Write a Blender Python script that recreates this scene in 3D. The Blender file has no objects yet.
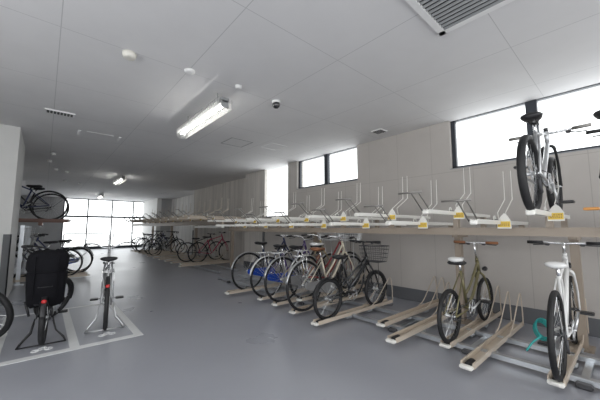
import bpy, math, random
from math import sin, cos, pi, radians, atan, tan, sqrt
from mathutils import Vector, Matrix
random.seed(7)
S = bpy.context.scene
C = S.collection

# ------------------------------------------------------------------ camera, sky, exposure
cam_data = bpy.data.cameras.new('camera')
cam = bpy.data.objects.new('camera', cam_data); C.objects.link(cam)
cam_data.sensor_width = 36.0
cam_data.lens = 290.0 / 600.0 * 36.0
cam_data.clip_start = 0.05
cam.location = (0, 0, 1.2)
cam.rotation_euler = (radians(90) + atan(28 / 290.0), 0, -radians(41.3))
S.camera = cam

w = bpy.data.worlds.new('overcast_sky'); S.world = w; w.use_nodes = True
nt = w.node_tree; nt.nodes.clear()
bgn = nt.nodes.new('ShaderNodeBackground'); wo = nt.nodes.new('ShaderNodeOutputWorld')
SKY = 1.6
bgn.inputs[0].default_value = (0.97, 0.985, 1.0, 1); bgn.inputs[1].default_value = SKY
nt.links.new(bgn.outputs[0], wo.inputs[0])
S.view_settings.view_transform = 'Standard'; S.view_settings.look = 'None'
S.view_settings.exposure = 0.98; S.view_settings.gamma = 1.0
S.view_settings.use_curve_mapping = False
S.cycles.use_denoising = True
S.cycles.max_bounces = 14; S.cycles.diffuse_bounces = 8; S.cycles.glossy_bounces = 4
S.cycles.transparent_max_bounces = 16; S.cycles.transmission_bounces = 6
S.cycles.caustics_reflective = False; S.cycles.caustics_refractive = False
S.cycles.sample_clamp_indirect = 6.0
XLP = -2.3
TUBE = 12.0        # emission of the fluorescent tubes


def portal(name, loc, rot, sx, sy):
    l = bpy.data.lights.new(name, 'AREA'); l.shape = 'RECTANGLE'; l.size = sx; l.size_y = sy
    l.cycles.is_portal = True
    o = bpy.data.objects.new(name, l); C.objects.link(o); o.location = loc; o.rotation_euler = rot
    return o


# an area light shines along its -Z
portal('window_portal', (4.84, 4.5, 2.5), (0, radians(90), 0), 0.75, 2.2)
portal('window_portal', (4.84, 0.4, 2.5), (0, radians(90), 0), 0.8, 2.9)
portal('window_portal', (4.86, 6.3, 2.2), (0, radians(90), 0), 1.35, 1.1)
portal('window_portal', (3.0, 20.75, 1.45), (radians(-90), 0, 0), 4.8, 2.8)
portal('window_portal', (1.1, -3.25, 1.45), (radians(90), 0, 0), 6.2, 2.5)  # added opening behind the camera

portal('window_portal', (XLP - .25, .2, 1.5), (0, radians(-90), 0), 2.4, 5.6)  # added opening in the left wall


# ------------------------------------------------------------------ materials
def new_mat(name):
    m = bpy.data.materials.new(name); m.use_nodes = True
    return m, m.node_tree, m.node_tree.nodes['Principled BSDF']


def mat(name, col, rough=0.5, metal=0.0, var=0.06, scale=20.0, bump=0.0, coat=0.0, coords='Object'):
    m, nt, b = new_mat(name)
    tc = nt.nodes.new('ShaderNodeTexCoord'); no = nt.nodes.new('ShaderNodeTexNoise')
    no.inputs['Scale'].default_value = scale; no.inputs['Detail'].default_value = 4
    nt.links.new(tc.outputs[coords], no.inputs['Vector'])
    mr = nt.nodes.new('ShaderNodeMapRange')
    mr.inputs[3].default_value = 1 - var; mr.inputs[4].default_value = 1 + var
    nt.links.new(no.outputs[0], mr.inputs[0])
    mx = nt.nodes.new('ShaderNodeVectorMath'); mx.operation = 'SCALE'
    mx.inputs[0].default_value = col
    nt.links.new(mr.outputs[0], mx.inputs['Scale'])
    nt.links.new(mx.outputs[0], b.inputs['Base Color'])
    b.inputs['Roughness'].default_value = rough; b.inputs['Metallic'].default_value = metal
    if coat: b.inputs['Coat Weight'].default_value = coat
    if bump:
        bp = nt.nodes.new('ShaderNodeBump'); bp.inputs['Strength'].default_value = bump
        bp.inputs['Distance'].default_value = 0.01
        nt.links.new(no.outputs[0], bp.inputs['Height']); nt.links.new(bp.outputs[0], b.inputs['Normal'])
    return m


def line_mask(nt, sock, period, width, offset=0.0):
    """1 on thin lines at offset + k*period of the coordinate sock, else 0"""
    a = nt.nodes.new('ShaderNodeMath'); a.operation = 'SUBTRACT'; a.inputs[1].default_value = offset - width / 2
    nt.links.new(sock, a.inputs[0])
    b = nt.nodes.new('ShaderNodeMath'); b.operation = 'FLOORED_MODULO'; b.inputs[1].default_value = period
    nt.links.new(a.outputs[0], b.inputs[0])
    c = nt.nodes.new('ShaderNodeMath'); c.operation = 'LESS_THAN'; c.inputs[1].default_value = width
    nt.links.new(b.outputs[0], c.inputs[0])
    return c.outputs[0]


def panel_mat(name, col, linecol, lines, rough=0.7, noise=0.05, nscale=3.0, streak=None):
    """lines: list of (axis 0/1/2, period, width, offset)"""
    m, nt, b = new_mat(name)
    g = nt.nodes.new('ShaderNodeNewGeometry'); sp = nt.nodes.new('ShaderNodeSeparateXYZ')
    nt.links.new(g.outputs['Position'], sp.inputs[0])
    acc = None
    for ax, per, wd, off in lines:
        s = line_mask(nt, sp.outputs[ax], per, wd, off)
        if acc is None: acc = s
        else:
            mm = nt.nodes.new('ShaderNodeMath'); mm.operation = 'MAXIMUM'
            nt.links.new(acc, mm.inputs[0]); nt.links.new(s, mm.inputs[1]); acc = mm.outputs[0]
    no = nt.nodes.new('ShaderNodeTexNoise'); no.inputs['Scale'].default_value = nscale
    no.inputs['Detail'].default_value = 5
    if streak:
        mp = nt.nodes.new('ShaderNodeMapping'); mp.inputs['Scale'].default_value = streak
        nt.links.new(g.outputs['Position'], mp.inputs[0]); nt.links.new(mp.outputs[0], no.inputs['Vector'])
    else:
        nt.links.new(g.outputs['Position'], no.inputs['Vector'])
    mr = nt.nodes.new('ShaderNodeMapRange'); mr.inputs[1].default_value = 0.3; mr.inputs[2].default_value = 0.7
    mr.inputs[3].default_value = 1 - noise; mr.inputs[4].default_value = 1 + noise
    nt.links.new(no.outputs[0], mr.inputs[0])
    sc = nt.nodes.new('ShaderNodeVectorMath'); sc.operation = 'SCALE'; sc.inputs[0].default_value = col
    nt.links.new(mr.outputs[0], sc.inputs['Scale'])
    out = sc.outputs[0]
    if acc is not None:
        mi = nt.nodes.new('ShaderNodeMix'); mi.data_type = 'RGBA'
        nt.links.new(acc, mi.inputs[0]); nt.links.new(out, mi.inputs[6]); mi.inputs[7].default_value = (*linecol, 1)
        out = mi.outputs[2]
    nt.links.new(out, b.inputs['Base Color'])
    b.inputs['Roughness'].default_value = rough
    return m


def emit_mat(name, col, strength):
    m, nt, b = new_mat(name)
    b.inputs['Base Color'].default_value = (0.9, 0.9, 0.9, 1)
    b.inputs['Emission Color'].default_value = (*col, 1); b.inputs['Emission Strength'].default_value = strength
    return m


def glass_mat(name, tint=(0.97, 0.98, 0.98), gloss=0.05):
    m = bpy.data.materials.new(name); m.use_nodes = True; nt = m.node_tree; nt.nodes.clear()
    o = nt.nodes.new('ShaderNodeOutputMaterial'); t = nt.nodes.new('ShaderNodeBsdfTransparent')
    g = nt.nodes.new('ShaderNodeBsdfGlossy'); mx = nt.nodes.new('ShaderNodeMixShader')
    t.inputs[0].default_value = (*tint, 1); g.inputs['Roughness'].default_value = 0.05
    mx.inputs[0].default_value = gloss
    nt.links.new(t.outputs[0], mx.inputs[1]); nt.links.new(g.outputs[0], mx.inputs[2]); nt.links.new(mx.outputs[0], o.inputs[0])
    return m


M = {}
M['ceiling'] = panel_mat('ceiling_board', (0.72, 0.715, 0.715), (0.52, 0.52, 0.52),
                         [(0, 1.05, 0.007, 0.0), (1, 1.2, 0.006, 0.62)], rough=0.75, noise=0.02)
M['wall'] = panel_mat('wall_panel', (0.48, 0.452, 0.425), (0.39, 0.365, 0.34),
                      [(1, 0.6, 0.008, 0.27), (2, 9.0, 0.008, 2.06)], rough=0.6, noise=0.03)
M['concrete'] = panel_mat('board_marked_concrete', (0.62, 0.59, 0.55), (0.38, 0.36, 0.34),
                          [(1, 0.9, 0.012, 0.1), (0, 0.9, 0.012, 0.3)], rough=0.8, noise=0.16, nscale=1.0, streak=(7, 7, 0.5))
M['concrete_lit'] = panel_mat('lit_board_marked_concrete', (0.78, 0.77, 0.75), (0.5, 0.5, 0.5),
                          [(1, 0.9, 0.012, 0.1)], rough=0.8, noise=0.12, nscale=1.0, streak=(7, 7, 0.5))  # concrete paled in its colour for the light of the far glazing
M['white_wall'] = panel_mat('white_painted_wall', (0.72, 0.72, 0.70), (0.5, 0.5, 0.5), [], rough=0.6, noise=0.02)
M['grey_wall'] = panel_mat('grey_painted_wall', (0.42, 0.42, 0.42), (0.3, 0.3, 0.3), [], rough=0.7, noise=0.04)
M['skirting'] = mat('dark_grey_skirting_paint', (0.12, 0.125, 0.135), 0.45)
M['frame_dark'] = mat('dark_window_frame', (0.035, 0.04, 0.05), 0.4, 0.3)
M['frame_grey'] = mat('grey_window_frame', (0.30, 0.31, 0.33), 0.45, 0.4)
M['glass'] = glass_mat('window_glass')
M['guard'] = mat('grey_corner_guard', (0.13, 0.135, 0.14), 0.6)
M['cream'] = mat('cream_rack_steel', (0.58, 0.50, 0.41), 0.38, 0.0, 0.05, 8, coat=0.2)
M['cream_white'] = mat('white_rack_steel', (0.86, 0.85, 0.80), 0.35, 0.0, 0.03, 8)
M['beam'] = mat('tan_rack_beam', (0.33, 0.275, 0.22), 0.45, 0.0, 0.05, 6)
M['rust_beam'] = mat('brown_rack_beam', (0.22, 0.12, 0.09), 0.5, 0.0, 0.08, 6)
M['galv'] = mat('galvanised_steel', (0.62, 0.65, 0.68), 0.30, 0.85, 0.12, 14)
M['steel'] = mat('brushed_steel', (0.70, 0.71, 0.72), 0.28, 0.9, 0.05, 30)
M['chrome'] = mat('chrome', (0.80, 0.81, 0.82), 0.14, 1.0, 0.02, 30)
M['rubber'] = mat('black_rubber', (0.012, 0.012, 0.013), 0.6, 0.0, 0.2, 60, bump=0.2)
M['black'] = mat('black_plastic', (0.016, 0.016, 0.018), 0.4, 0.0, 0.1, 40)
M['blackpaint'] = mat('black_gloss_paint', (0.012, 0.013, 0.016), 0.25, 0.0, 0.1, 20, coat=0.5)
M['darkgrey'] = mat('dark_grey_plastic', (0.06, 0.06, 0.065), 0.5)
M['handle'] = mat('grey_rack_handle', (0.30, 0.29, 0.27), 0.35, 0.6)
M['yellow'] = mat('yellow_label', (0.85, 0.62, 0.10), 0.5)
M['labelred'] = mat('label_print', (0.35, 0.16, 0.05), 0.6)
M['white'] = mat('white_gloss_paint', (0.80, 0.80, 0.79), 0.28, 0.0, 0.03, 20, coat=0.4)
M['olive'] = mat('olive_gold_paint', (0.20, 0.18, 0.09), 0.28, 0.5, 0.08, 20, coat=0.5)
M['gold'] = mat('champagne_paint', (0.50, 0.42, 0.26), 0.3, 0.4, 0.05, 20, coat=0.5)
M['cream_frame'] = mat('cream_bike_paint', (0.68, 0.62, 0.50), 0.3, 0.1, 0.05, 20, coat=0.5)
M['red'] = mat('red_bike_paint', (0.28, 0.03, 0.035), 0.3, 0.1, 0.08, 20, coat=0.5)
M['crimson'] = mat('crimson_bike_paint', (0.42, 0.03, 0.09), 0.3, 0.1, 0.08, 20, coat=0.5)
M['blue'] = mat('blue_bike_paint', (0.03, 0.10, 0.55), 0.3, 0.2, 0.08, 20, coat=0.5)
M['navy'] = mat('navy_bike_paint', (0.02, 0.03, 0.10), 0.3, 0.2, 0.08, 20, coat=0.5)
M['purple'] = mat('purple_bike_paint', (0.10, 0.06, 0.20), 0.3, 0.2, 0.08, 20, coat=0.5)
M['silver'] = mat('silver_bike_paint', (0.60, 0.61, 0.62), 0.28, 0.7, 0.04, 20, coat=0.3)
M['brown'] = mat('brown_leather', (0.22, 0.09, 0.04), 0.5, 0.0, 0.15, 40, bump=0.2)
M['grip_brown'] = mat('brown_grip', (0.30, 0.13, 0.06), 0.55)
M['cover'] = mat('black_cover_fabric', (0.008, 0.008, 0.010), 0.8, 0.0, 0.3, 14, bump=0.5)
M['cover'].node_tree.nodes['Principled BSDF'].inputs['Specular IOR Level'].default_value = 0.12
M['redlens'] = mat('red_reflector', (0.55, 0.02, 0.02), 0.2, 0.0, 0.1, 50, coat=0.5)
M['amber'] = mat('amber_reflector', (0.75, 0.32, 0.05), 0.3, 0.0, 0.1, 50)
M['teal'] = mat('teal_cable_lock', (0.03, 0.32, 0.30), 0.3, 0.0, 0.05, 40)
M['paint'] = mat('white_floor_paint', (0.72, 0.73, 0.73), 0.4, 0.0, 0.08, 9)
M['tube'] = emit_mat('lit_fluorescent_tube', (1.0, 0.98, 0.93), TUBE)
M['fixture'] = mat('grey_lamp_housing', (0.30, 0.31, 0.31), 0.4, 0.2)
M['wire'] = mat('white_wire_guard', (0.45, 0.45, 0.44), 0.35)
M['creamplastic'] = mat('cream_plastic', (0.75, 0.73, 0.66), 0.45)
M['whiteplastic'] = mat('white_plastic', (0.80, 0.80, 0.79), 0.4)
M['grille_dark'] = mat('grille_slat', (0.15, 0.15, 0.16), 0.5)
M['dome'] = mat('black_dome_glass', (0.01, 0.01, 0.012), 0.08, 0.0, 0.02, 10, coat=1.0)
M['hatch'] = mat('hatch_edge', (0.30, 0.30, 0.31), 0.6)

# floor: glossy painted concrete
m, nt, b = new_mat('painted_floor')
g = nt.nodes.new('ShaderNodeNewGeometry')
no = nt.nodes.new('ShaderNodeTexNoise'); no.inputs['Scale'].default_value = 1.3; no.inputs['Detail'].default_value = 6
nt.links.new(g.outputs['Position'], no.inputs['Vector'])
cr = nt.nodes.new('ShaderNodeValToRGB')
cr.color_ramp.elements[0].position = 0.3; cr.color_ramp.elements[0].color = (0.325, 0.335, 0.375, 1)
cr.color_ramp.elements[1].position = 0.7; cr.color_ramp.elements[1].color = (0.35, 0.362, 0.402, 1)
nt.links.new(no.outputs[0], cr.inputs[0]); nt.links.new(cr.outputs[0], b.inputs['Base Color'])
mr = nt.nodes.new('ShaderNodeMapRange'); mr.inputs[1].default_value = 0.3; mr.inputs[2].default_value = 0.7
mr.inputs[3].default_value = 0.27; mr.inputs[4].default_value = 0.34
nt.links.new(no.outputs[0], mr.inputs[0]); nt.links.new(mr.outputs[0], b.inputs['Roughness'])
n2 = nt.nodes.new('ShaderNodeTexNoise'); n2.inputs['Scale'].default_value = 9.0; n2.inputs['Detail'].default_value = 3
nt.links.new(g.outputs['Position'], n2.inputs['Vector'])
bp = nt.nodes.new('ShaderNodeBump'); bp.inputs['Strength'].default_value = 0.06; bp.inputs['Distance'].default_value = 0.02
nt.links.new(n2.outputs[0], bp.inputs['Height']); nt.links.new(bp.outputs[0], b.inputs['Normal'])
b.inputs['Specular IOR Level'].default_value = 0.7
M['floor'] = m


# ------------------------------------------------------------------ mesh collector
class MB:
    def __init__(s): s.v = []; s.f = []; s.sm = []

    def add(s, vs, fs, smooth=True):
        o = len(s.v); s.v += [tuple(v) for v in vs]
        s.f += [tuple(i + o for i in f) for f in fs]; s.sm += [smooth] * len(fs)

    def box(s, c, d, rz=0.0, ry=0.0, bev=0.0):
        hx, hy, hz = d[0] / 2, d[1] / 2, d[2] / 2
        if bev <= 0:
            vs = [(x, y, z) for x in (-hx, hx) for y in (-hy, hy) for z in (-hz, hz)]
            fs = [(0, 1, 3, 2), (4, 6, 7, 5), (0, 4, 5, 1), (2, 3, 7, 6), (0, 2, 6, 4), (1, 5, 7, 3)]
        else:
            b = min(bev, hx * .9, hy * .9, hz * .9); vs = []; fs = []
            prof = [(hx - b, hy), (hx, hy - b), (hx, -hy + b), (hx - b, -hy), (-hx + b, -hy), (-hx, -hy + b), (-hx, hy - b), (-hx + b, hy)]
            inn = [(x * (hx - b) / hx, y * (hy - b) / hy) for x, y in prof]
            for z, pr in ((-hz, inn), (-hz + b, prof), (hz - b, prof), (hz, inn)):
                vs += [(x, y, z) for x, y in pr]
            for r in range(3):
                for i in range(8):
                    j = (i + 1) % 8; fs.append((r * 8 + i, r * 8 + 8 + i, r * 8 + 8 + j, r * 8 + j))
            fs.append(tuple(range(8))); fs.append(tuple(reversed(range(24, 32))))
        m = Matrix.Translation(c) @ Matrix.Rotation(rz, 4, 'Z') @ Matrix.Rotation(ry, 4, 'Y')
        s.add([m @ Vector(v) for v in vs], fs, False); return s

    def tube(s, pts, r, n=8, closed=False, caps=True):
        P = [Vector(p) for p in pts]; k = len(P)
        R = r if isinstance(r, (list, tuple)) else [r] * k
        T = []
        for i in range(k):
            if closed: t = P[(i + 1) % k] - P[i - 1]
            else: t = P[min(i + 1, k - 1)] - P[max(i - 1, 0)]
            T.append(t.normalized())
        up = Vector((0, 0, 1)) if abs(T[0].z) < .9 else Vector((1, 0, 0))
        N = [(up - T[0] * up.dot(T[0])).normalized()]
        for i in range(1, k):
            q = N[-1] - T[i] * N[-1].dot(T[i])
            N.append(q.normalized() if q.length > 1e-6 else N[-1])
        vs = []
        for i in range(k):
            B = T[i].cross(N[i])
            for j in range(n):
                a = 2 * pi * j / n; vs.append(P[i] + (N[i] * cos(a) + B * sin(a)) * R[i])
        fs = []
        for i in range(k if closed else k - 1):
            i2 = (i + 1) % k
            for j in range(n):
                j2 = (j + 1) % n; fs.append((i * n + j, i * n + j2, i2 * n + j2, i2 * n + j))
        if not closed and caps:
            fs.append(tuple(reversed(range(n)))); fs.append(tuple((k - 1) * n + j for j in range(n)))
        s.add(vs, fs, n > 4); return s

    def loft(s, rings, caps=True):
        n = len(rings[0]); vs = [v for r in rings for v in r]; fs = []
        for i in range(len(rings) - 1):
            for j in range(n):
                j2 = (j + 1) % n; fs.append((i * n + j, i * n + j2, (i + 1) * n + j2, (i + 1) * n + j))
        if caps:
            fs.append(tuple(reversed(range(n)))); fs.append(tuple((len(rings) - 1) * n + j for j in range(n)))
        s.add(vs, fs, True); return s

    def lathe(s, c, prof, n=20, axis='Z'):
        rings = []
        for r, h in prof:
            ring = []
            for j in range(n):
                a = 2 * pi * j / n
                if axis == 'Z': ring.append((c[0] + r * cos(a), c[1] + r * sin(a), c[2] + h))
                elif axis == 'Y': ring.append((c[0] + r * sin(a), c[1] + h, c[2] + r * cos(a)))
                else: ring.append((c[0] + h, c[1] + r * cos(a), c[2] + r * sin(a)))
            rings.append(ring)
        return s.loft(rings)

    def prism(s, poly, axis, a0, a1):
        """poly of 2D points extruded along axis from a0 to a1"""
        def p3(u, v, a):
            return (a, u, v) if axis == 'X' else ((u, a, v) if axis == 'Y' else (u, v, a))
        n = len(poly); vs = [p3(u, v, a0) for u, v in poly] + [p3(u, v, a1) for u, v in poly]
        fs = [tuple(range(n)), tuple(reversed(range(n, 2 * n)))] + [(i, i + n, (i + 1) % n + n, (i + 1) % n) for i in range(n)]
        s.add(vs, fs, False); return s

    def build(s, name, m, parent=None, xf=None):
        me = bpy.data.meshes.new(name)
        vs = [xf @ Vector(v) for v in s.v] if xf is not None else s.v
        me.from_pydata([tuple(v) for v in vs], [], s.f)
        me.polygons.foreach_set('use_smooth', s.sm)
        me.update()
        import bmesh
        bm = bmesh.new(); bm.from_mesh(me); bmesh.ops.recalc_face_normals(bm, faces=bm.faces); bm.to_mesh(me); bm.free()
        me.materials.append(m if not isinstance(m, str) else M[m])
        o = bpy.data.objects.new(name, me); C.objects.link(o)
        if parent: o.parent = parent
        return o


def tag(o, label=None, cat=None, group=None, kind=None):
    if label: o['label'] = label
    if cat: o['category'] = cat
    if group: o['group'] = group
    if kind: o['kind'] = kind
    return o


def empty(name, loc, label, cat, rz=0.0, group=None):
    o = bpy.data.objects.new(name, None); C.objects.link(o); o.empty_display_size = 0.1
    o.location = loc; o.rotation_euler = (0, 0, rz)
    return tag(o, label, cat, group)


def struct(name, mb, m, parent=None):
    o = mb.build(name, m, parent)
    if not parent: o['kind'] = 'structure'
    return o


def copy_thing(root):
    r = root.copy(); C.objects.link(r)
    for ch in root.children:
        c = ch.copy(); C.objects.link(c); c.parent = r
        for g in ch.children:
            d = g.copy(); C.objects.link(d); d.parent = c
    return r


def seg(x0, x1, y0, y1, z0, z1):
    return (((x0 + x1) / 2, (y0 + y1) / 2, (z0 + z1) / 2), (x1 - x0, y1 - y0, z1 - z0))


def bx(*a): return MB().box(*seg(*a))


# ------------------------------------------------------------------ the room
H = 2.87
XW = 4.66
YB = -3.2      # back wall
YF = 20.5      # glazed far end
XL = -2.3
struct('floor', MB().box(*seg(XL - .2, 4.88, YB - .2, 7.6, -0.2, 0)).box(*seg(XL - .2, 5.8, 7.6, YF + .2, -0.2, 0)), 'floor')
struct('ceiling', MB().box(*seg(XL - .2, 4.88, YB - .2, 7.6, H, H + .2)).box(*seg(XL - .2, 5.8, 7.6, YF + .2, H, H + .2)), 'ceiling')

# right wall with high windows
wr = MB()
T = 0.22
for a in [(XW, XW + T, YB, -1.05, 0, H), (XW, XW + T, -1.05, 1.77, 0, 2.11), (XW, XW + T, 1.77, 3.56, 0, H),
          (XW, XW + T, 3.56, 5.42, 0, 2.165), (XW, XW + T, 5.42, 5.78, 0, H), (XW + .0, XW + .22, 5.78, 6.83, 0, 1.5)]:
    wr.box(*seg(*a))
struct('wall_right', wr, 'wall')
struct('wall_right_far', MB().box(*seg(XW, XW + .09, 6.83, 7.6, 0, H)).box(*seg(XW, XW + .6, 7.6, 7.9, 0, H)).box(*seg(4.95, 5.3, 7.9, 12.8, 0, H))
       , 'concrete')
struct('wall_right_end', bx(5.5, 5.8, 12.8, 17.6, 0, H), 'concrete_lit')
struct('wall_far_right', bx(4.95, 5.8, 17.6, 17.9, 0, H), 'grey_wall')
struct('wall_far_pier', bx(4.72, 4.95, 17.6, YF + .2, 0, H), 'white_wall')
struct('wall_far', bx(XL, 0.72, YF, YF + .2, 0, H), 'grey_wall')
wl = MB()  # wide unseen opening put in to bring daylight from the left
for a in [(XL - .2, XL, YB, -2.6, 0, H), (XL - .2, XL, 3.0, YF + .2, 0, H), (XL - .2, XL, -2.6, 3.0, 2.7, H), (XL - .2, XL, -2.6, 3.0, 0, .3)]:
    wl.box(*seg(*a))
struct('wall_left', wl, 'white_wall')
# the back wall behind the camera, unseen; its wide opening is put in for daylight
bw = MB()
for a in [(XL, -2.0, YB - .2, YB, 0, H), (4.2, 5.0, YB - .2, YB, 0, H), (-2.0, 4.2, YB - .2, YB, 2.7, H), (-2.0, 4.2, YB - .2, YB, 0, 0.2)]:
    bw.box(*seg(*a))
struct('wall_back', bw, 'white_wall')
# pier beside the left parking row
struct('wall_left_pier', bx(-1.6, -0.40, 6.6, 8.25, 0, H), 'white_wall')
struct('trim_1', MB().box(*seg(-.48, -.385, 6.585, 6.6, 0, 1.1)).box(*seg(-.4, -.385, 6.585, 6.66, 0, 1.1)), 'guard')
struct('trim_2', bx(4.62, 4.66, 6.80, 6.86, 0, 1.15), 'guard')
struct('trim_3', bx(4.93, 4.95, 12.72, 12.8, 0, 1.1), 'guard')
# skirting strips
struct('baseboard_right', MB().box(*seg(XW - .012, XW, YB, 5.78, 0, .20)).box(*seg(XW - .012, XW, 6.86, 7.9, 0, .2)), 'skirting')
struct('baseboard_left', bx(XL, XL + .012, YB, 6.5, 0, .1), 'skirting')


def window(n, y0, y1, z0, z1, mull, x=XW + .06, fw=.045, heavy=None):
    f = MB()
    f.box(*seg(x, x + .06, y0, y1, z0, z0 + fw * .8)); f.box(*seg(x, x + .06, y0, y1, z1 - .01, z1))
    f.box(*seg(x, x + .06, y0, y0 + fw, z0, z1)); f.box(*seg(x, x + .06, y1 - (heavy or fw), y1, z0, z1))
    for a, b_ in mull: f.box(*seg(x - .01, x + .07, a, b_, z0, z1))
    o = struct('window_%d' % n, f, 'frame_dark')
    g = MB().box(*seg(x + .028, x + .032, y0, y1, z0, z1)).build('glass_pane', 'glass', o)
    MB().box(*seg(XW - .004, x + .001, y0 - .02, y1 + .02, z0 - .012, z0)).build('window_sill', 'frame_grey', o)
    return o


window(1, -1.05, 1.77, 2.11, H, [(.70, .82)], heavy=.06)
window(2, 3.56, 5.42, 2.165, H, [(4.42, 4.53)], heavy=.05)
# tall pane in the recess before the pier
o = struct('window_3', MB().box(*seg(XW + .05, XW + .11, 5.78, 6.83, 1.5, 1.53)).box(*seg(XW + .05, XW + .11, 5.78, 5.80, 1.5, H)), 'frame_grey')
MB().box(*seg(XW + .07, XW + .074, 5.78, 6.83, 1.5, H)).build('glass_pane', 'glass', o)
# far glazing
gf = MB()
for x in (0.72, 1.80, 2.98, 4.10): gf.box(*seg(x, x + .06, YF, YF + .08, 0, H))
for z0, z1 in ((0, .16), (H - .05, H)): gf.box(*seg(.72, 4.72, YF, YF + .08, z0, z1))
gf.box(*seg(.72, 4.72, YF - .01, YF + .09, 1.80, 1.90))
o = struct('window_4', gf, 'frame_dark')
MB().box(*seg(.72, 4.72, YF + .035, YF + .04, 0, H)).build('glass_pane', 'glass', o)


# ------------------------------------------------------------------ floor markings
def marking():
    f = MB(); z0, z1 = 0.0, 0.003
    f.box(*seg(-.34, .92, 3.72, 3.81, z0, z1))
    for x in (-.32, .27, .84): f.box(*seg(x, x + .08, 3.81, 5.62, z0, z1))
    f.box(*seg(-.34, .92, 5.62, 5.68, z0, z1))
    return f


struct('trim_4', marking(), 'paint')


def bike_symbol(x, y):
    f = MB()
    for s in (-.05, .05):
        c = [(x + s + .03 * cos(a), y + .03 * sin(a), .002) for a in [2 * pi * i / 14 for i in range(14)]]
        f.tube(c, .006, 4, closed=True)
    for p in ([(-.07, 0), (-.02, .08), (.05, .08), (.07, 0)], [(-.07, 0), (0, 0), (.05, .08)], [(.05, .08), (.03, .12)], [(-.02, .08), (-.03, .1)]):
        f.tube([(x + a * .7, y + b_ * .7, .002) for a, b_ in p], .006, 4)
    return f


struct('trim_5', bike_symbol(.06, 3.93), 'paint'); struct('trim_6', bike_symbol(.61, 4.0), 'paint')


# ------------------------------------------------------------------ bicycles
def catmull(pts, n=6):
    P = [Vector(p) for p in pts]; out = []
    for i in range(len(P) - 1):
        p0 = P[max(i - 1, 0)]; p1 = P[i]; p2 = P[i + 1]; p3 = P[min(i + 2, len(P) - 1)]
        for k in range(n):
            t = k / n
            out.append(.5 * ((2 * p1) + (-p0 + p2) * t + (2 * p0 - 5 * p1 + 4 * p2 - p3) * t * t + (-p0 + 3 * p1 - 3 * p2 + p3) * t ** 3))
    out.append(P[-1]); return out


def arc(cx, cz, r, a0, a1, n=18, y=0.0):
    return [(cx + r * cos(radians(a0 + (a1 - a0) * i / n)), y, cz + r * sin(radians(a0 + (a1 - a0) * i / n))) for i in range(n + 1)]


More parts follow.
